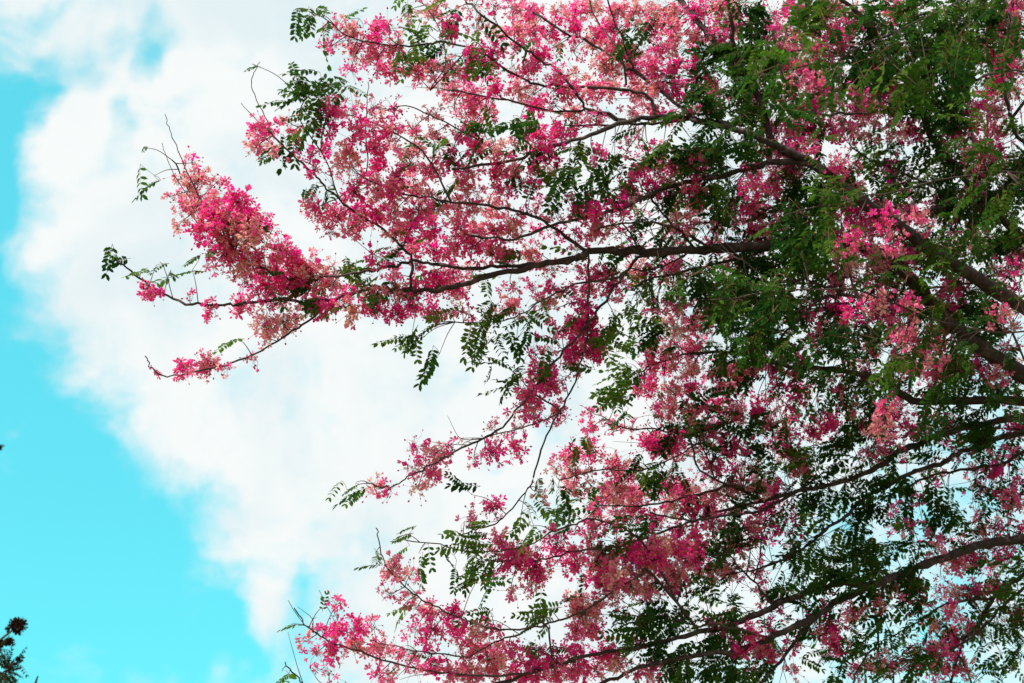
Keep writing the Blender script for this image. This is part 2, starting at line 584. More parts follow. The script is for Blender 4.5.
# (points base to tip, radius px base, tip, depth base, tip)
BR = [
    # the big climbing limb and what it forks into
    ([(1290, 500), (1200, 425), (1100, 358), (1023, 308), (957, 266), (911, 236), (866, 203), (815, 165)], 15, 6, 8.1, 7.0),
    ([(815, 165), (774, 145), (740, 130), (692, 119), (647, 118), (616, 124), (591, 135), (540, 149), (516, 160), (452, 169)], 4.6, 1.4, 7.0, 6.5),
    ([(692, 120), (660, 123), (620, 125), (565, 125)], 2.2, 1.0, 6.9, 6.8),
    ([(700, 122), (690, 117), (662, 91), (626, 66), (593, 44), (558, 28), (530, 10)], 3.0, 1.2, 6.95, 7.1),
    ([(626, 66), (626, 50), (622, 38), (612, 15), (606, -10)], 1.6, 0.9, 7.0, 6.9),
    ([(626, 84), (620, 52), (598, 23), (588, -5)], 1.5, 0.9, 7.05, 7.2),
    ([(616, 124), (601, 112), (586, 107), (565, 79), (541, 60), (521, 46), (483, 15), (465, 0), (445, -20)], 2.2, 1.1, 6.8, 6.5),
    ([(660, 118), (650, 98), (621, 89), (565, 86), (540, 84), (516, 76), (478, 51), (440, 42), (410, 46), (380, 44), (352, 38), (330, 22)], 2.2, 0.7, 6.9, 6.5),
    ([(622, 123), (603, 114), (586, 110), (559, 112), (516, 102), (478, 95), (440, 88)], 2.0, 0.9, 6.8, 7.0),
    ([(815, 167), (774, 145), (766, 120), (748, 78), (718, 46), (697, 20), (678, 0), (650, -50)], 5, 3, 7.0, 7.4),
    ([(745, 74), (734, 46), (728, 0), (724, -40)], 2.8, 2.0, 7.2, 7.3),
    ([(820, 168), (784, 161), (756, 166), (743, 170), (705, 179), (675, 184), (654, 193), (621, 208), (591, 216), (565, 221), (529, 235), (503, 239), (470, 236)], 4.4, 1.1, 7.0, 6.6),
    # the level limb
    ([(1250, 480), (1100, 420), (1018, 373), (972, 340), (942, 317), (916, 284), (888, 259), (850, 243), (800, 242), (743, 247), (705, 249), (667, 251), (629, 251), (588, 251)], 13, 4.6, 8.0, 6.8),
    ([(588, 251), (573, 259), (540, 265), (500, 274), (452, 287), (427, 291), (400, 290), (376, 287), (351, 294), (325, 302), (290, 300), (255, 303), (229, 304), (192, 304), (168, 296), (139, 278), (120, 262), (108, 252)], 4.4, 0.8, 6.8, 6.4),
    ([(573, 259), (529, 264), (490, 267), (463, 268), (432, 264), (412, 261), (384, 267), (361, 273), (325, 277), (303, 282), (265, 270), (235, 250), (205, 215), (185, 185), (172, 160)], 2.6, 0.9, 6.8, 6.5),
    ([(412, 260), (399, 244), (381, 228), (356, 212), (328, 189), (314, 173), (298, 159), (282, 145), (268, 128)], 2.0, 0.9, 6.6, 6.3),
    ([(335, 299), (307, 321), (283, 337), (246, 358), (213, 368), (184, 374), (164, 376), (152, 368), (145, 356)], 1.6, 0.7, 6.5, 6.2),
    ([(588, 251), (565, 237), (544, 222), (523, 213), (498, 208), (452, 202), (427, 198), (395, 192), (360, 175)], 2.4, 0.9, 6.8, 6.4),
    ([(715, 248), (703, 244), (682, 231), (667, 218), (650, 196)], 2.2, 1.4, 6.9, 7.0),
    ([(700, 246), (677, 230), (649, 222), (636, 221), (600, 228)], 1.8, 0.9, 6.9, 6.7),
    ([(640, 250), (632, 236), (622, 222)], 1.5, 0.8, 6.85, 6.9),
    ([(655, 252), (639, 258), (626, 272), (616, 284), (597, 312), (580, 335), (559, 355), (536, 386), (518, 408), (503, 426), (483, 438), (457, 450), (437, 462), (412, 474), (396, 485), (379, 487), (366, 483)], 2.2, 0.8, 6.8, 6.3),
    ([(591, 253), (589, 279), (588, 312), (587, 338), (581, 360), (573, 386), (560, 411), (544, 442), (534, 477), (526, 492), (509, 512), (494, 524), (476, 530), (461, 535)], 1.5, 0.8, 6.8, 6.5),
    ([(560, 411), (554, 416), (528, 426), (495, 435), (470, 440)], 1.1, 0.6, 6.6, 6.5),
    ([(780, 247), (750, 256), (705, 266), (682, 272), (649, 279), (630, 290)], 2.2, 0.9, 7.1, 7.0),
    ([(620, 277), (575, 285), (545, 298), (525, 312), (495, 322), (455, 322)], 1.4, 0.7, 6.9, 6.6),
    ([(690, 251), (672, 262), (650, 270), (630, 268)], 1.4, 0.8, 6.9, 7.0),
    # limbs from the right edge
    ([(1240, 470), (1120, 415), (1023, 402), (972, 401), (912, 399), (886, 383), (855, 373), (825, 369), (789, 367), (763, 360), (743, 355), (700, 352), (660, 362), (640, 372)], 9, 1.0, 8.0, 7.3),
    ([(1100, 412), (1060, 415), (1000, 420), (942, 435), (904, 449), (878, 467), (840, 482), (799, 491), (760, 500), (733, 486), (690, 497), (650, 505), (600, 505)], 6.5, 1.0, 8.0, 7.4),
    ([(1090, 420), (1040, 428), (993, 439), (962, 452), (939, 464), (900, 478), (865, 498), (848, 514), (825, 530), (810, 543), (789, 556), (764, 567), (740, 572)], 4, 1.0, 8.1, 7.5),
    ([(1110, 435), (1060, 443), (1023, 452), (1003, 464), (980, 467), (949, 472), (920, 480), (880, 500)], 3, 1.2, 8.2, 7.9),
    ([(799, 491), (760, 510), (725, 516), (690, 520), (650, 512)], 2.0, 1.0, 7.6, 7.3),
    ([(740, 500), (700, 470), (690, 440), (660, 430), (625, 428), (600, 415)], 1.6, 0.7, 7.4, 7.2),
    ([(700, 445), (680, 455), (640, 470), (600, 470), (560, 480)], 1.2, 0.7, 7.3, 7.0),
    # the low limb
    ([(1300, 480), (1200, 530), (1110, 538), (1023, 540), (980, 546), (942, 558), (904, 573), (871, 585), (840, 601), (810, 619), (779, 634), (764, 642), (740, 650), (698, 655), (662, 662), (640, 668), (600, 684), (560, 705)], 9, 1.8, 8.1, 6.9),
    ([(871, 585), (845, 583), (815, 589), (789, 599), (764, 612), (736, 624), (700, 632), (662, 642), (622, 650), (583, 657), (535, 672), (500, 683), (455, 690)], 5, 1.4, 7.6, 6.6),
    ([(884, 582), (881, 600), (881, 619), (876, 642), (860, 665), (850, 690)], 2.0, 1.2, 7.6, 7.3),
    ([(822, 612), (802, 632), (784, 657), (764, 680), (750, 700)], 2.4, 1.6, 7.5, 7.3),
    ([(1130, 540), (1060, 560), (1018, 579), (993, 599), (980, 622), (962, 645), (950, 690)], 3.4, 1.5, 8.2, 8.3),
    ([(1110, 548), (1060, 572), (1023, 589), (1005, 604), (990, 619), (972, 637), (940, 655), (905, 660)], 2.6, 1.2, 8.0, 7.8),
    ([(995, 598), (970, 600), (942, 606), (926, 617), (906, 629), (890, 637)], 1.6, 0.8, 8.2, 8.0),
    ([(950, 645), (962, 660), (975, 690)], 1.8, 1.2, 8.2, 8.3),
    ([(770, 640), (720, 625), (700, 626), (682, 622), (657, 619), (640, 616)], 1.8, 0.8, 7.3, 7.0),
    ([(775, 604), (768, 600), (754, 581), (738, 566), (728, 552)], 1.9, 0.9, 7.5, 7.3),
    ([(755, 580), (760, 556), (762, 530), (768, 515)], 1.0, 0.7, 7.5, 7.4),
    ([(748, 575), (750, 552), (748, 528)], 0.9, 0.6, 7.5, 7.4),
    ([(700, 625), (650, 572), (640, 577), (616, 589), (591, 606), (566, 618), (545, 624), (519, 630), (488, 627), (466, 620), (438, 608), (417, 596), (397, 579), (384, 561), (378, 538), (376, 528)], 2.0, 0.6, 7.0, 6.3),
    ([(545, 624), (519, 634), (496, 642), (470, 656), (455, 656), (425, 652), (392, 646), (370, 640)], 1.4, 0.7, 6.7, 6.5),
    ([(640, 540), (596, 519), (576, 524), (553, 531), (530, 545), (505, 550), (470, 552), (440, 545), (405, 540)], 1.5, 0.6, 7.0, 6.6),
    ([(720, 512), (680, 525), (640, 540), (610, 548), (573, 551), (550, 558), (525, 562), (490, 560)], 2.0, 0.8, 7.3, 6.8),
    ([(560, 664), (500, 676), (440, 672), (400, 664), (360, 652), (330, 642), (308, 628), (294, 608)], 1.8, 0.7, 6.7, 6.3),
    ([(480, 686), (420, 695), (360, 695), (315, 692), (298, 678), (285, 662)], 1.5, 0.7, 6.6, 6.4),
    # upper right
    ([(1140, 330), (1080, 290), (1023, 239), (980, 195), (947, 157), (927, 127), (914, 94), (890, 60), (871, 25), (843, 0), (820, -30)], 7, 2.4, 7.9, 7.3),
    ([(930, 130), (945, 110), (967, 85), (1000, 72), (1040, 74)], 2.4, 1.4, 7.4, 7.2),
    ([(896, 102), (880, 112), (840, 114), (800, 112), (770, 105)], 2.2, 1.0, 7.3, 7.0),
    ([(1030, 160), (1015, 132), (1009, 109), (1004, 84), (1003, 53), (1010, 20), (1016, -20)], 2.6, 1.6, 7.8, 7.5),
    ([(1060, 50), (1003, 48), (972, 46), (930, 50), (890, 52), (850, 52)], 2.0, 1.0, 7.7, 7.4),
    ([(960, 203), (937, 190), (899, 170), (870, 160), (850, 145)], 1.7, 0.9, 7.6, 7.4),
    ([(1010, 225), (982, 203), (960, 202), (937, 208), (916, 218), (890, 225)], 2.2, 1.2, 7.6, 7.3),
    ([(843, 256), (850, 275), (858, 298), (866, 320), (876, 345)], 1.8, 1.3, 6.9, 6.7),
    ([(930, 312), (890, 300), (840, 292), (805, 280), (770, 285), (740, 300)], 2.8, 1.2, 7.2, 6.9),
    ([(840, 292), (825, 296), (805, 312), (784, 335), (760, 355)], 2.4, 1.2, 7.0, 6.9),
    ([(975, 290), (952, 286), (926, 289), (906, 302), (890, 315)], 1.8, 0.9, 7.4, 7.3),
    ([(860, 60), (820, 50), (780, 52), (760, 50)], 1.6, 0.8, 7.4, 7.2),
    ([(516, 158), (490, 146), (462, 131), (430, 115), (405, 106), (380, 112)], 1.1, 0.6, 6.6, 6.5),
    ([(452, 202), (427, 157), (394, 132), (352, 116), (318, 106)], 1.4, 0.6, 6.6, 6.4),
    ([(340, 199), (326, 160), (300, 118), (310, 95), (325, 85)], 1.1, 0.5, 6.4, 6.3),
    ([(430, 90), (445, 65), (440, 30), (425, 5)], 1.0, 0.5, 6.6, 6.6),
    # boughs that hang out towards the camera
    ([(1100, -60), (1000, -20), (930, 15), (880, 38), (830, 58), (770, 75)], 1.7, 0.8, 6.0, 5.3),
    ([(1150, 200), (1060, 180), (990, 172), (900, 190), (830, 204), (785, 215)], 1.5, 0.8, 6.4, 5.8),
    ([(1130, 300), (1030, 330), (950, 325), (860, 292), (780, 292), (710, 300)], 1.5, 0.8, 6.5, 6.0),
    # thin bare shoots standing over the blossom
    ([(275, 138), (265, 116), (252, 90), (253, 75), (260, 62)], 0.9, 0.4, 6.35, 6.3),
    ([(272, 136), (258, 122), (241, 103)], 0.7, 0.35, 6.35, 6.3),
    ([(190, 178), (178, 150), (170, 130), (165, 114)], 0.9, 0.4, 6.5, 6.45),
    ([(205, 215), (180, 185), (168, 160), (162, 143)], 0.7, 0.35, 6.5, 6.4),
    ([(366, 172), (366, 140), (367, 108), (368, 82)], 1.0, 0.5, 6.45, 6.4),
    ([(318, 640), (302, 622), (288, 600)], 0.6, 0.3, 6.4, 6.3),
    ([(338, 630), (328, 608), (319, 590)], 0.6, 0.3, 6.4, 6.35),
    ([(340, 628), (334, 612), (328, 597)], 0.6, 0.3, 6.4, 6.35),
    ([(335, 695), (320, 682), (310, 668)], 0.6, 0.3, 6.4, 6.35),
    ([(395, 262), (370, 252), (350, 236)], 0.6, 0.3, 6.6, 6.6),
    ([(172, 296), (165, 270), (160, 262)], 0.6, 0.35, 6.45, 6.4),
]
branch_px, branch_pt, branch_dir, branch_id, branch_rad = [], [], [], [], []
tacc = Acc()
tk = catmull([base_pt + (0, 0, -0.15), base_pt + (0.03, 0.02, 0.5), base_pt + (0.05, 0.0, 1.6), fork_pt + (0.08, 0.03, -1.2), fork_pt + (0, 0, 0.1)], 8)
tube(tacc, tk, np.interp(np.linspace(0, 1, len(tk)), [0, 0.08, 0.3, 1], [0.30, 0.20, 0.165, 0.13]), 14, knots=0.03)
tacc.build("trunk", [M_BARK], tree, smooth=True)
for bi, (pts, r0, r1, d0, d1) in enumerate(BR):
    a2 = np.array(pts, float)
    seg = np.concatenate([[0], np.cumsum(np.linalg.norm(np.diff(a2, axis=0), axis=1))])
    seg /= seg[-1]
    wob = rng.normal(size=len(pts)) * 0.05
    wob[0] = wob[-1] = 0
    join = None
    if branch_px and pts[0] != (1290, 500):
        bp, rr = np.array(branch_px), np.array(branch_rad)
        dist = np.hypot(bp[:, 0] - pts[0][0], bp[:, 1] - pts[0][1]) + 200 * (rr < r0 * 0.5) + (60 * (rr < r0))
        j = int(np.argmin(dist))
        if pts[0][0] > 1040 and dist[j] > 90:
            join, jd = fork_pt, FORK[2]
        else:
            join = branch_pt[j]
            jd = proj(join)[2]
    if join is not None:
        ease = np.clip(1 - seg / 0.55, 0, 1) ** 1.5
        p3 = [P(x, y, (d0 + (d1 - d0) * s + w) * (1 - e) + jd * e) for (x, y), s, w, e in zip(pts, seg, wob, ease)]
        gap = np.hypot(proj(join)[0] - pts[0][0], proj(join)[1] - pts[0][1])
        p3 = [join] + (p3 if gap > 12 else p3[1:])
    else:
        p3 = [P(x, y, d0 + (d1 - d0) * s + w) for (x, y), s, w in zip(pts, seg, wob)]
    c = catmull(p3, 5)
    kink = rng.normal(size=(len(c), 3)) * min(0.0045, r0 * 0.0018)
    kink[0] = kink[-1] = 0
    c = c + kink
    tt = np.linspace(0, 1, len(c))
    rad = (r0 + (r1 - r0) * tt ** 0.7) * (0.74 if r0 > 5.5 else 0.88 if r0 > 2 else 0.85) * 0.5 * (d0 + d1) / FPX
    a = Acc()
    tube(a, c, rad, 10 if r0 > 4 else 6, knots=0.085 if r0 > 2 else 0.04)
    a.build("branch", [M_BARK if r0 > 2 else M_TWIG], tree, smooth=True)
    for i in range(1, len(c)):
        x, y, _ = proj(c[i])
        branch_px.append((x, y))
        branch_pt.append(c[i])
        branch_dir.append(unit(c[i] - c[i - 1]))
        branch_id.append(bi)
        branch_rad.append(rad[i] * FPX / 7.0)
branch_px = np.array(branch_px)
branch_pt = np.array(branch_pt)
branch_dir = np.array(branch_dir)
branch_id = np.array(branch_id)

# ------------------------------------------------------------------ where blossom and leaves sit
# one number per 20 px: 0 open, 1 blossom, 2 loose blossom, 3 faded blossom, 4 loose faded, 5 leaves, 6 loose leaves, 7 both, 8 both loosely
MAP = [
    [6, 5, 6, 0, 0, 8, 7, 6, 2, 2, 1, 1, 2, 1, 1, 1, 1, 1, 1, 1, 3, 8, 5, 2, 7, 5, 7, 2, 6, 1, 5, 5, 5, 5, 5, 7],
    [6, 4, 3, 1, 2, 6, 6, 7, 8, 2, 1, 1, 1, 1, 1, 1, 5, 7, 1, 1, 1, 2, 5, 2, 2, 5, 1, 1, 5, 5, 5, 5, 5, 5, 7, 7],
    [0, 2, 3, 1, 1, 5, 6, 5, 7, 1, 8, 1, 8, 2, 1, 1, 1, 1, 3, 2, 5, 5, 5, 5, 3, 1, 1, 5, 5, 5, 5, 5, 5, 7, 1, 7],
    [0, 0, 2, 2, 1, 1, 7, 1, 7, 8, 8, 1, 2, 2, 3, 3, 1, 1, 7, 2, 6, 6, 5, 7, 1, 3, 8, 5, 1, 5, 5, 5, 5, 6, 8, 1],
    [6, 6, 0, 0, 0, 0, 2, 1, 1, 1, 3, 4, 1, 1, 1, 3, 1, 1, 1, 5, 1, 5, 8, 5, 1, 7, 6, 8, 1, 3, 5, 5, 5, 6, 1, 3],
    [5, 1, 2, 2, 2, 0, 2, 2, 1, 7, 5, 1, 8, 7, 2, 0, 8, 1, 2, 2, 5, 5, 6, 6, 2, 1, 1, 1, 1, 7, 6, 6, 5, 1, 1, 0],
    [0, 2, 1, 2, 1, 2, 4, 2, 1, 5, 5, 1, 1, 2, 2, 0, 0, 0, 6, 0, 6, 6, 6, 2, 1, 7, 1, 2, 2, 2, 1, 6, 7, 1, 1, 6],
    [2, 2, 1, 1, 2, 8, 6, 8, 1, 1, 2, 8, 7, 5, 2, 6, 2, 2, 5, 5, 5, 0, 6, 1, 1, 8, 0, 0, 6, 6, 6, 6, 6, 1, 1, 5],
    [2, 2, 2, 1, 7, 1, 1, 7, 1, 1, 7, 1, 2, 5, 5, 5, 1, 1, 1, 7, 6, 0, 2, 2, 7, 0, 1, 8, 6, 2, 6, 6, 5, 7, 7, 5],
    [0, 6, 1, 1, 1, 1, 2, 6, 3, 2, 2, 8, 5, 5, 5, 6, 1, 7, 3, 7, 5, 6, 1, 1, 5, 5, 5, 7, 6, 2, 6, 6, 5, 7, 5, 5],
    [1, 1, 1, 1, 1, 1, 1, 1, 3, 1, 2, 2, 8, 1, 1, 7, 2, 0, 3, 1, 6, 8, 1, 8, 5, 6, 7, 1, 1, 1, 1, 1, 5, 5, 5, 5],
    [0, 2, 1, 2, 3, 7, 1, 1, 1, 1, 1, 2, 2, 2, 1, 8, 8, 6, 8, 2, 2, 4, 7, 7, 6, 5, 1, 1, 1, 1, 6, 6, 8, 8, 6, 5],
    [0, 0, 0, 2, 2, 1, 1, 1, 1, 1, 1, 1, 0, 8, 0, 6, 8, 6, 8, 0, 2, 4, 4, 6, 5, 5, 1, 1, 3, 1, 7, 5, 8, 2, 5, 7],
    [2, 2, 5, 5, 2, 2, 7, 1, 2, 6, 6, 2, 4, 2, 1, 6, 1, 8, 1, 6, 6, 8, 5, 5, 5, 5, 8, 3, 3, 8, 2, 8, 0, 6, 2, 2],
    [7, 1, 2, 7, 7, 1, 1, 1, 0, 0, 2, 2, 2, 2, 7, 1, 6, 6, 6, 6, 5, 5, 5, 5, 6, 6, 1, 2, 8, 8, 6, 8, 1, 6, 6, 2],
    [7, 7, 1, 1, 1, 1, 1, 2, 8, 2, 1, 6, 1, 0, 1, 6, 0, 2, 3, 8, 8, 5, 5, 5, 6, 8, 7, 1, 1, 1, 0, 6, 7, 5, 5, 0],
    [0, 0, 0, 0, 0, 6, 6, 0, 6, 5, 5, 6, 8, 1, 1, 5, 6, 5, 3, 1, 0, 5, 5, 5, 0, 2, 6, 6, 6, 1, 1, 1, 5, 5, 6, 2],
    [0, 0, 0, 0, 0, 6, 6, 0, 6, 5, 5, 8, 8, 1, 1, 6, 6, 1, 3, 1, 6, 5, 5, 2, 8, 6, 5, 6, 8, 2, 1, 1, 5, 8, 0, 2],
    [0, 0, 0, 0, 0, 0, 0, 0, 0, 6, 5, 2, 2, 2, 6, 0, 5, 1, 3, 3, 1, 7, 7, 1, 1, 6, 6, 2, 8, 1, 1, 1, 7, 1, 1, 6],
    [0, 0, 0, 0, 0, 0, 0, 0, 0, 0, 0, 1, 1, 0, 0, 6, 5, 1, 1, 1, 2, 2, 0, 8, 1, 6, 8, 5, 6, 2, 0, 8, 6, 6, 6, 6],
    [0, 0, 0, 0, 0, 0, 0, 0, 6, 0, 2, 1, 1, 0, 2, 5, 6, 2, 1, 7, 1, 1, 1, 2, 2, 8, 8, 2, 5, 1, 2, 6, 6, 6, 6, 8],
    [0, 0, 0, 0, 0, 0, 0, 2, 2, 2, 2, 0, 0, 0, 2, 2, 2, 0, 6, 5, 7, 5, 5, 8, 1, 1, 1, 5, 1, 1, 7, 4, 7, 5, 5, 7],
    [0, 0, 0, 2, 2, 1, 2, 0, 0, 0, 0, 0, 0, 6, 0, 0, 6, 1, 1, 2, 8, 7, 8, 2, 7, 5, 5, 5, 1, 8, 6, 0, 2, 6, 2, 2],
    [0, 0, 0, 2, 2, 2, 0, 0, 0, 0, 0, 0, 2, 1, 2, 1, 8, 6, 6, 0, 1, 2, 8, 6, 1, 6, 6, 6, 6, 6, 6, 8, 0, 2, 1, 6],
    [0, 0, 6, 0, 2, 2, 0, 0, 6, 0, 0, 8, 6, 7, 5, 1, 1, 6, 1, 2, 1, 7, 7, 1, 6, 5, 6, 6, 6, 5, 2, 6, 0, 2, 8, 7],
    [0, 0, 0, 0, 0, 0, 0, 0, 2, 1, 0, 6, 6, 5, 7, 1, 1, 1, 1, 7, 1, 8, 8, 1, 8, 6, 0, 6, 5, 2, 6, 6, 5, 8, 6, 1],
    [0, 0, 0, 0, 0, 6, 0, 6, 6, 0, 0, 6, 2, 2, 1, 8, 5, 5, 7, 1, 1, 6, 7, 2, 2, 6, 0, 6, 0, 2, 8, 8, 6, 8, 8, 8],
    [0, 0, 0, 6, 0, 6, 0, 6, 5, 8, 1, 1, 1, 1, 7, 5, 1, 1, 1, 1, 5, 7, 2, 0, 6, 6, 6, 6, 5, 6, 6, 2, 2, 1, 8, 2],
    [0, 0, 0, 0, 1, 2, 0, 0, 5, 8, 1, 1, 2, 1, 1, 1, 1, 1, 3, 7, 7, 3, 2, 0, 6, 5, 6, 5, 5, 5, 6, 0, 1, 6, 2, 5],
    [0, 0, 0, 0, 2, 2, 0, 0, 6, 0, 2, 8, 0, 6, 0, 1, 3, 3, 7, 0, 6, 6, 2, 0, 6, 0, 6, 6, 6, 8, 7, 2, 1, 7, 7, 5],
    [0, 2, 0, 0, 6, 2, 1, 1, 0, 6, 0, 5, 6, 1, 1, 2, 5, 5, 5, 0, 6, 6, 0, 2, 6, 2, 8, 1, 2, 6, 8, 8, 1, 6, 6, 7],
    [2, 1, 1, 2, 0, 2, 1, 1, 1, 2, 0, 0, 0, 1, 1, 6, 5, 5, 6, 6, 8, 2, 1, 8, 6, 8, 1, 6, 6, 6, 0, 7, 1, 7, 6, 6],
    [2, 1, 1, 1, 2, 2, 8, 2, 1, 1, 1, 7, 8, 1, 1, 2, 8, 6, 6, 5, 5, 7, 7, 1, 2, 6, 1, 6, 0, 6, 8, 7, 1, 0, 0, 6],
    [0, 2, 0, 2, 2, 2, 1, 1, 1, 1, 1, 1, 1, 1, 1, 2, 8, 1, 6, 6, 6, 5, 5, 6, 2, 0, 6, 2, 8, 7, 7, 7, 1, 2, 6, 6],
]
for r, c0, vals in ((20, 8, (0, 0, 2, 1)), (21, 5, (0, 0, 0, 0, 2, 2, 0)), (22, 3, (0, 0, 2, 1, 2, 2, 1, 1)), (23, 3, (0, 0, 2, 1, 0, 0)), (24, 2, (6, 2, 2, 2))):
    MAP[r][c0:c0 + len(vals)] = vals            # the slim spray in the middle
CODE = ['.', 'P', 'p', 'B', 'b', 'G', 'g', 'M', 'm']
# loose sprigs on the left, given one by one: (x, y, radius, kind)
SPRIGS = [
    (190, 158, 9, 'p'), (183, 176, 11, 'b'), (170, 195, 7, 'p'), (203, 184, 12, 'B'), (172, 220, 8, 'p'), (192, 205, 13, 'B'), (213, 203, 12, 'P'),
    (234, 200, 12, 'P'), (249, 213, 11, 'P'), (200, 232, 13, 'P'), (224, 228, 14, 'B'), (246, 236, 13, 'P'), (268, 235, 10, 'p'), (214, 250, 11, 'p'),
    (233, 257, 14, 'P'), (254, 258, 14, 'P'), (275, 253, 12, 'P'), (292, 262, 11, 'P'), (245, 281, 11, 'p'), (265, 283, 14, 'P'), (288, 282, 14, 'P'),
    (302, 270, 11, 'P'), (222, 182, 8, 'p'), (190, 190, 12, 'p'), (226, 250, 12, 'B'), (246, 268, 12, 'P'), (272, 270, 13, 'B'), (285, 250, 11, 'p'), (300, 288, 12, 'P'),
    (312, 262, 10, 'p'), (256, 295, 10, 'p'), (280, 299, 10, 'p'), (215, 220, 12, 'P'), (236, 226, 12, 'P'), (260, 222, 9, 'p'), (230, 215, 11, 'B'), (182, 200, 8, 'p'), (210, 268, 7, 'p'),
    (150, 291, 9, 'P'), (145, 284, 6, 'p'), (207, 309, 8, 'P'), (237, 306, 10, 'P'), (268, 306, 8, 'p'), (185, 302, 5, 'p'),
    (264, 328, 12, 'B'), (283, 326, 12, 'B'), (296, 318, 9, 'b'), (262, 340, 8, 'b'),
    (182, 373, 9, 'P'), (204, 370, 11, 'P'), (224, 366, 8, 'b'), (250, 360, 7, 'p'), (157, 376, 6, 'p'), (213, 360, 8, 'b'),
    (265, 132, 12, 'P'), (260, 148, 9, 'P'), (276, 148, 9, 'p'), (286, 122, 10, 'p'), (296, 134, 8, 'p'), (294, 155, 5, 'p'),
    (282, 134, 10, 'g'), (290, 146, 6, 'g'), (300, 84, 10, 'G'), (315, 96, 12, 'G'), (325, 82, 10, 'g'), (305, 108, 8, 'g'), (338, 88, 8, 'g'),
    (232, 236, 11, 'G'), (216, 243, 6, 'g'), (155, 172, 9, 'g'), (150, 144, 3, 't'), (244, 69, 3, 't'),
    (102, 251, 5, 'g'), (115, 256, 7, 'g'), (132, 270, 8, 'g'), (150, 262, 6, 'g'), (165, 268, 7, 'g'), (186, 267, 7, 'g'),
    (243, 342, 5, 'g'), (306, 189, 6, 't'), (270, 282, 6, 'g'), (310, 290, 9, 'G'),
    (298, 622, 6, 't'), (292, 630, 5, 't'), (323, 611, 6, 't'), (280, 666, 6, 't'), (296, 673, 6, 'g'), (312, 636, 8, 'p'),
    (580, 330, 12, 'P'), (591, 350, 12, 'P'), (572, 356, 11, 'P'), (535, 374, 12, 'P'), (529, 395, 13, 'P'), (546, 384, 11, 'P'),
    (610, 560, 14, 'B'), (630, 549, 13, 'P'), (645, 570, 14, 'B'), (662, 555, 13, 'P'), (620, 581, 13, 'B'), (600, 576, 12, 'P'), (641, 590, 11, 'B'), (672, 571, 12, 'P'), (692, 560, 12, 'B'),
    (585, 612, 13, 'B'), (574, 604, 11, 'P'), (590, 626, 10, 'P'), (500, 545, 11, 'P'), (515, 560, 13, 'P'), (532, 570, 12, 'P'), (548, 550, 11, 'p'),
    (460, 670, 12, 'P'), (490, 664, 13, 'P'), (520, 671, 13, 'P'), (550, 667, 13, 'P'), (580, 672, 13, 'P'), (610, 660, 11, 'P'),
    (620, 495, 12, 'P'), (636, 502, 12, 'P'), (670, 490, 12, 'P'), (690, 496, 12, 'B'), (590, 455, 11, 'P'), (571, 461, 10, 'P'), (625, 471, 12, 'B'), (660, 441, 12, 'P'), (675, 446, 11, 'P'),
    (375, 552, 4, 't'), (408, 344, 8, 'g'), (425, 340, 7, 'g'), (370, 483, 6, 'g'), (358, 485, 5, 't'),
]
NEAR_SPRAYS = [(x, y, 15, 'G', 1.0) for x, y in (
    (1000, -5), (965, 8), (940, 25), (915, 20), (895, 40), (870, 20), (880, 62), (850, 45), (910, 60), (935, 60), (840, 75), (815, 20), (812, 55), (780, 62), (762, 50),
    (760, 80), (790, 85), (955, 40), (975, 30), (985, 50), (930, 90), (870, 85), (1010, 20),
    (840, 200), (815, 195), (800, 215), (790, 235), (825, 225), (800, 250), (960, 185), (985, 160), (1010, 190), (1000, 215),
    (760, 300), (735, 285), (715, 300), (700, 285), (775, 320), (755, 335), (790, 285), (810, 265), (735, 320), (790, 345), (950, 335), (970, 320), (910, 345), (880, 275), (860, 250), (840, 240), (905, 270), (935, 300), (955, 350), (930, 330), (990, 330), (1010, 300), (1015, 340),
    (1010, 45), (1020, 70), (995, 85), (960, 75), (905, 90), (930, 390), (900, 380), (870, 365), (950, 410), (985, 395), (1015, 250), (990, 240), (970, 225), (950, 140), (975, 110))]
NEAR_SPRAYS += [(x, y, 12, 'P', 0.8) for x, y in ((860, 240), (880, 225), (895, 245), (875, 300), (905, 310), (925, 215), (1015, 270), (1000, 320), (930, 360), (905, 335), (886, 412), (884, 430))]
KIND = {  # flowers, faded?, leaves
    'P': (31, 0, 0), 'p': (10, 0, 0), 'B': (32, 1, 0), 'b': (12, 1, 0), 'G': (0, 0, 9.5), 'g': (0, 0, 3.4), 'M': (24, 0, 5.5), 'm': (8, 0, 2.2), 't': (0, 0, 0.9),
}
cells = []
for r, row in enumerate(MAP):
    for c, k in enumerate(row):
        if k:
            cells.append((304 + c * 20 + 10, r * 20 + 10, 10.5, CODE[k], 1.0))
for x, y, r, k in SPRIGS:
    cells.append((x + (7 if k == 'g' and x < 200 else 0), y, r, k, (r / 10.5) ** 2 * (1.7 if k in 'gG' else 1.12)))
blossom, spray = [], []


def rcount(x):
    return int(x) + (rng.random() < x - int(x))


class Clump:
    def __init__(self):
        self.acc, self.twig, self.n = Acc(), Acc(), 0


FIRST_NEAR = len(BR) - 14


def anchor(px, py, near=False):
    """The branch point a sprig grows from: near, with a bias to the branch side nearer the trunk."""
    d2 = np.hypot(branch_px[:, 0] - px - 6, branch_px[:, 1] - py)
    d2 = d2 + rng.uniform(0, 10, size=len(d2)) + 400 * (branch_id >= FIRST_NEAR + 3)
    if near:
        d2 = d2 + 900 * ((branch_id < FIRST_NEAR) | (branch_id >= FIRST_NEAR + 3))
    else:
        d2 = d2 + 60 * ((branch_id >= FIRST_NEAR) & (branch_id < FIRST_NEAR + 3))
    i = int(np.argmin(d2))
    return i


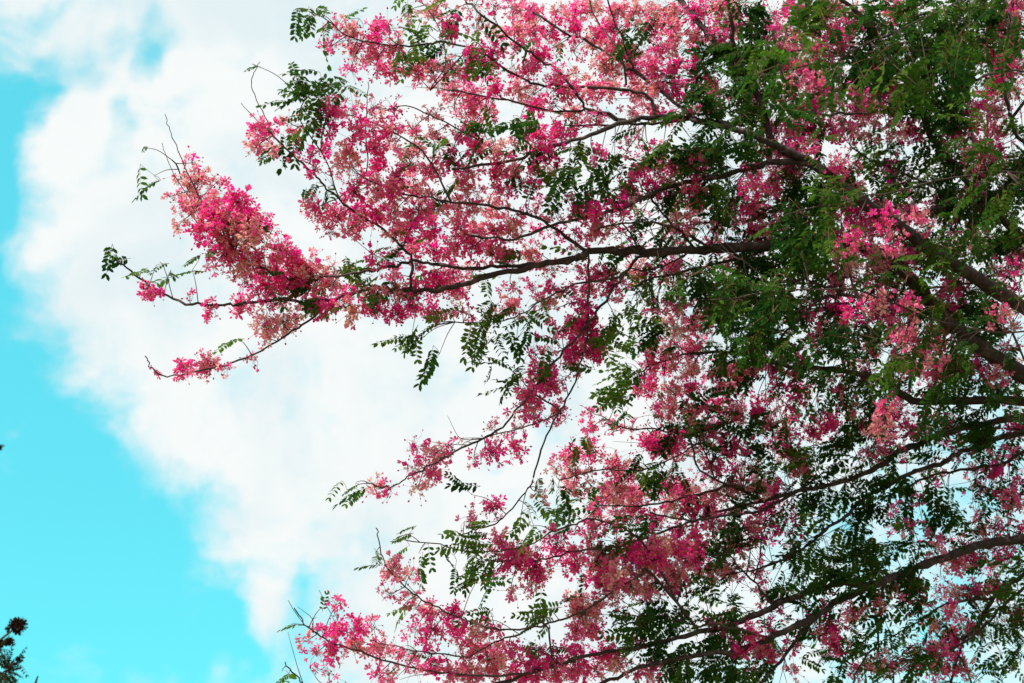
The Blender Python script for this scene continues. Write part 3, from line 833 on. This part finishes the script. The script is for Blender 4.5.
def add_clump(px, py, rad, kind, amount, near=False, back=0.0):
    nf, faded, nl = KIND[kind]
    nf, nl = nf * amount * (1.15 if 300 < px < 640 and py < 340 else 0.95 if py > 340 and px > 440 else 1), nl * (amount if kind not in 't' else 1) * (0.66 if px < 640 and kind != 't' else 1)
    jx, jy = px + rng.normal() * 3, py + rng.normal() * 3
    i = anchor(jx, jy, near)
    bx, by, bd = proj(branch_pt[i])
    off = math.hypot(jx - bx, jy - by) / FPX * bd
    dd = bd + rng.normal() * (0.07 + 0.35 * off) + back + (0.11 if nf > nl and px > 400 else 0)
    node = P(jx, jy, dd)
    rm = rad * 1.15 / FPX * dd
    if rcount(nf) or nf > 0:
        cl = Clump()
        cl.c = node
        blossom.append(cl)
        mid = (branch_pt[i] + node) / 2 + np.array([0, 0, -0.15 * off]) + branch_dir[i] * off * 0.15
        cv = catmull([branch_pt[i], mid, node], 4)
        tube(cl.twig, cv, np.linspace(0.0026, 0.0014, len(cv)), 5)
        n = max(1, rcount(nf))
        cl.n += n
        spread = np.array([1, 1.15, 1]) * rm
        local_tone = rng.choice([0.12, 0.42, 0.72], p=[0.34, 0.32, 0.34]) + rng.normal(0, 0.08)
        for _ in range(n):
            v = unit(rng.normal(size=3)) * rng.uniform(0.25, 1.25)
            pos = node + v * spread
            tone = np.clip((rng.normal(0.84, 0.12) if (faded and rng.random() < 0.75) else rng.normal(local_tone, 0.2)), 0, 1)
            face = unit(unit(v) + rng.normal(size=3) * 0.55 + np.array([0, -0.35, -0.15]))
            base = node + (pos - node) * 0.05 + rng.normal(size=3) * 0.006
            put_flower(cl.acc, pos, face, base, tone, max(0.013, rng.normal(0.0218, 0.0042)) * (0.86 if faded else 1))
        for _ in range(rcount(n * (0.9 if kind in 'pbm' else 0.45) + 0.6)):
            v = unit(rng.normal(size=3)) * rng.uniform(0.5, 1.65)
            put_bud(cl.acc, node + v * spread, node + rng.normal(size=3) * 0.006, local_tone)
    k = rcount(nl)
    if k:
        cl = Clump()
        cl.c = node
        spray.append(cl)
        lp = node + rng.normal(size=3) * rm * 0.35
        mid = (branch_pt[i] + lp) / 2 + np.array([0, 0, 0.12 * off])
        cv = catmull([branch_pt[i], mid, lp], 4)
        tube(cl.twig, cv, np.linspace(0.0024, 0.0012, len(cv)), 5)
        ndir = unit(lp - branch_pt[i] + np.array([-0.03, 0, 0]))
        ctone = rng.normal(0.66 if px < 640 else 0.45, 0.24)
        for _ in range(k):
            cl.n += 1
            size = rng.uniform(0.085, 0.155) * (0.55 if kind == 't' else 1)
            d = unit(ndir * 0.7 + unit(rng.normal(size=3)) * np.array([1, 1, 0.6]) + np.array([-0.25, 0.0, -0.32]))
            start = lp - d * size * rng.uniform(0.1, 0.5) + rng.normal(size=3) * rm * 0.6
            up = np.array([0, rng.normal(-0.75, 0.5), 0.75]) + rng.normal(size=3) * 0.35
            put_stalk(cl.acc, lp, start, 0.6, 0.0013, 1)
            put_leaf(cl.acc, start, d, up, size, np.clip(ctone + rng.normal() * 0.13, 0, 1))


for px, py, rad, kind, amount in cells:
    add_clump(px, py, rad, kind, amount * (1.0 + 0.4 * min(1, max(0, (px - 560) / 150))))
for px, py, rad, kind, amount in NEAR_SPRAYS:
    add_clump(px, py, rad, kind, amount * (0.5 if kind == 'G' else 1.0), near=True)
for px, py, rad, kind, amount in cells:                     # the far side of the crown, behind the boughs
    if px > 600 and kind != '.':
        w = min(1, (px - 600) / 160) * (1.0 if py < 470 else 0.45)
        if kind in 'GgMmB':
            add_clump(px + rng.normal() * 8, py + rng.normal() * 8, 12, 'G', (0.7 if py < 340 else 0.4) * w, back=rng.uniform(0.35, 1.2))
        if kind in 'PBpMm':
            add_clump(px + rng.normal() * 8, py + rng.normal() * 8, 12, 'B' if rng.random() < 0.35 else 'P', (0.24 if py < 340 else 0.17) * w, back=rng.uniform(0.35, 1.2))

# ------------------------------------------------------------------ the rest of the crown, beyond the picture's edge
crown_c = np.array([4.6, 8.2, 5.9])
rest_b, rest_l, rest_t = Acc(), Acc(), Acc()
limb_tips = []
for k in range(9):
    az = 2 * math.pi * k / 9 + 0.4
    el = rng.uniform(0.35, 0.9)
    tip = fork_pt + np.array([math.cos(az) * math.cos(el), math.sin(az) * math.cos(el), math.sin(el)]) * rng.uniform(3.0, 3.9)
    x, y, d = proj(tip)
    if d > 0 and x < 1090 and y > -40:
        continue
    md = (fork_pt + tip) / 2 + rng.normal(size=3) * 0.25 + np.array([0, 0, 0.2])
    c = catmull([fork_pt, (fork_pt + md) / 2 + rng.normal(size=3) * 0.08, md, tip], 7)
    pr = [proj(q) for q in c]
    if any(a < 1030 and b > -5 for a, b, _ in pr):
        continue
    a = Acc()
    tube(a, c, np.linspace(0.075, 0.008, len(c)), 9, knots=0.04)
    a.build("branch", [M_BARK], tree, smooth=True)
    limb_tips.append(c)
limb_pts = np.concatenate(limb_tips + [branch_pt])
placed = 0
tries = 0
while placed < 560 and tries < 30000:
    tries += 1
    v = unit(rng.normal(size=3)) * rng.uniform(0.35, 1.0) ** 0.6
    p = crown_c + v * np.array([4.4, 3.8, 3.0])
    x, y, d = proj(p)
    if p[2] < 3.0 or d < 2.5:
        continue
    if -60 < y < 735 and -400 < x < 1070:
        continue
    if x < 330 or (y >= 735 and x < 700):
        continue
    placed += 1
    dist = np.linalg.norm(limb_pts - p, axis=1)
    q = limb_pts[int(np.argmin(dist))]
    cv = catmull([q, (p + q) / 2 + rng.normal(size=3) * 0.06, p], 3)
    tube(rest_t, cv, np.linspace(0.006, 0.0015, len(cv)), 4)
    for _ in range(rng.integers(6, 11)):
        dd = unit(rng.normal(size=3) * np.array([1, 1, 0.5]) + np.array([0, 0, -0.25]))
        put_leaf(rest_l, p + rng.normal(size=3) * 0.14, dd, np.array([0, 0, 1.0]) + rng.normal(size=3) * 0.4, rng.uniform(0.13, 0.2), np.clip(rng.normal(0.5, 0.2), 0, 1))
    if rng.random() < 0.6:
        c0 = p + rng.normal(size=3) * 0.1
        lt = rng.normal(0.45, 0.2)
        for _ in range(rng.integers(8, 16)):
            v = unit(rng.normal(size=3)) * rng.uniform(0.03, 0.13)
            put_flower(rest_b, c0 + v, unit(v + rng.normal(size=3) * 0.02), c0, np.clip(rng.normal(lt, 0.17), 0, 1), 0.024)

for _ in range(900):
    i = int(rng.integers(len(branch_pt)))
    if branch_rad[i] > 4 or branch_px[i][0] > 1040 or branch_id[i] >= FIRST_NEAR + 3:
        continue
    if branch_px[i][0] < 640 and (rng.random() < 0.8 or branch_px[i][0] < 300):
        continue
    Ls = rng.uniform(0.06, 0.26) if branch_px[i][0] < 640 else rng.uniform(0.08, 0.5)
    dv = unit(branch_dir[i] * 0.8 + rng.normal(size=3) * 0.6 + np.array([-0.1, 0, 0.1]))
    e1 = branch_pt[i] + dv * Ls * 0.5 + rng.normal(size=3) * 0.01
    e2 = branch_pt[i] + dv * Ls + rng.normal(size=3) * 0.03
    cv = catmull([branch_pt[i], e1, e2], 4)
    tube(rest_t, cv, np.linspace(0.0025, 0.0009, len(cv)), 4)
    if rng.random() < 0.5:
        e3 = e1 + unit(dv + rng.normal(size=3) * 0.7) * Ls * 0.5
        tube(rest_t, catmull([e1, (e1 + e3) / 2 + rng.normal(size=3) * 0.006, e3], 3), np.linspace(0.0017, 0.0008, 7), 4)

FL_MATS = [M_PETAL, M_STAMEN, M_CALYX, M_STALK]
LF_MATS = [M_LEAF, M_STALK]


def emit(groups, part, rest_name, mats, rest):
    done = []
    for cl in sorted(groups, key=lambda c: -c.n):           # neighbours that touch hang together as one cluster
        for d in done:
            if d.k < 5 and min(np.linalg.norm(cl.c - q) for q in d.cs) < 0.078:
                for src, dst in ((cl.acc, d.acc), (cl.twig, d.twig)):
                    if src.n:
                        dst.add(np.concatenate(src.v), src.f, src.m, src.t)
                d.k += 1
                d.n += cl.n
                d.cs.append(cl.c)
                break
        else:
            cl.k, cl.cs = 1, [cl.c]
            done.append(cl)
    done.sort(key=lambda c: -c.n)
    for d in done[:100]:
        o = d.acc.build(part, mats, tree)
        d.twig.build("twig", [M_TWIG], o, smooth=True)
    for d in done[100:]:
        for src, dst in ((d.acc, rest), (d.twig, rest_t)):
            if src.n:
                dst.add(np.concatenate(src.v), src.f, src.m, src.t)
    o = rest.build(rest_name, mats, tree)
    o["kind"] = "stuff"


emit(blossom, "blossom_cluster", "blossoms", FL_MATS, rest_b)
emit(spray, "leaf_spray", "foliage", LF_MATS, rest_l)
o = rest_t.build("twigs", [M_TWIG], tree, smooth=True)
o["kind"] = "stuff"


# ------------------------------------------------------------------ the dark tree at the other side
def dark_tree():
    D = 12.5
    c = P(-115, 760, D)
    base = np.array([c[0] - 0.2, c[1] + 0.1, 0.0])
    root = bpy.data.objects.new("dark_tree", None)
    scene.collection.objects.link(root)
    root.location = base
    WORLD_LOC[root.name] = tuple(base)
    root["label"] = "dark brownish green tree with withered flower heads and only twig tips in view"
    root["category"] = "tree"
    a = Acc()
    t = catmull([base + (0, 0, -0.1), base + (0.05, 0, 0.8), c + (0.0, 0, -0.5), c + (0.02, 0, 0.3)], 7)
    tube(a, t, np.linspace(0.12, 0.05, len(t)), 12, knots=0.03)
    a.build("trunk", [M_BARK], root, smooth=True)
    fol, heads = Acc(), Acc()
    tips = []
    spec = [[(-110, 770), (-70, 720), (-30, 665), (0, 640), (17, 627)], [(-110, 760), (-60, 715), (-10, 690), (14, 662)], [(-112, 750), (-60, 730), (-10, 720), (30, 690), (38, 676)],
            [(-115, 740), (-110, 640), (-80, 540), (-32, 480), (-10, 458), (1, 447)], [(-115, 750), (-160, 680), (-180, 620)], [(-118, 760), (-220, 720), (-260, 680)],
            [(-112, 745), (-80, 660), (-55, 610)], [(-115, 760), (-60, 760), (0, 740)], [(-115, 760), (-190, 770), (-250, 760)]]
    for s in spec:
        k = rng.normal() * 0.6 if s[-1][0] < -40 else rng.normal() * 0.15
        p3 = [P(x, y, D + k * i / len(s)) for i, (x, y) in enumerate(s)]
        cv = catmull(p3, 5)
        a = Acc()
        tube(a, cv, np.linspace(0.03, 0.006, len(cv)), 6, knots=0.05)
        a.build("branch", [M_BARK], root, smooth=True)
        tips.append(cv)

    def tuft(p, r, n):
        for _ in range(n):
            d = unit(rng.normal(size=3))
            put_leaf(fol, p + d * r * rng.uniform(0, 0.5), unit(d + np.array([0, 0, -0.2])), np.array([0, 0, 1.0]) + rng.normal(size=3) * 0.5, rng.uniform(0.08, 0.16), np.clip(rng.normal(0.4, 0.2), 0, 1))

    def head(p, r, n):
        for _ in range(n):
            v = unit(rng.normal(size=3))
            V, F, M, T = FLOWERS[rng.integers(5)]
            R = basis(unit(v + rng.normal(size=3) * 0.3))
            heads.add(V @ R.T * r * rng.uniform(0.4, 0.8) + p + v * np.array([1.1, 1.0, 0.8]) * r * rng.uniform(0.0, 1.0) ** 1.2, F, [0] * len(F), list(np.clip(0.5 + rng.normal(size=len(F)) * 0.2, 0, 1)))

    head(P(17, 626, D), 0.072, 60)
    head(P(8, 642, D), 0.05, 30)
    head(P(19, 659, D), 0.035, 16)
    head(P(0, 447, D), 0.032, 20)
    head(P(-2, 645, D), 0.06, 30)
    for x, y, r, n in ((0, 650, 0.08, 12), (4, 672, 0.10, 26), (-8, 660, 0.15, 30), (10, 684, 0.09, 18), (16, 662, 0.05, 3), (38, 684, 0.03, 2), (28, 700, 0.1, 8)):
        tuft(P(x, y, D + rng.normal() * 0.1), r, n)
    for cv in tips:
        for q in cv[6:]:
            x, y, _ = proj(q)
            if x < -75:
                tuft(q + rng.normal(size=3) * 0.1, 0.25, 7)
    for _ in range(160):
        v = unit(rng.normal(size=3)) * rng.uniform(0.4, 1)
        p = c + v * np.array([1.5, 1.5, 1.1]) + np.array([-0.35, 0, 0.1])
        x, y, _ = proj(p)
        if x > -45 and y < 700:
            continue
        tuft(p, 0.25, 6)
    fol.build("foliage", [M_LEAF_DARK, M_STALK], root)
    heads.build("withered_flowers", [M_SEED], root)


dark_tree()
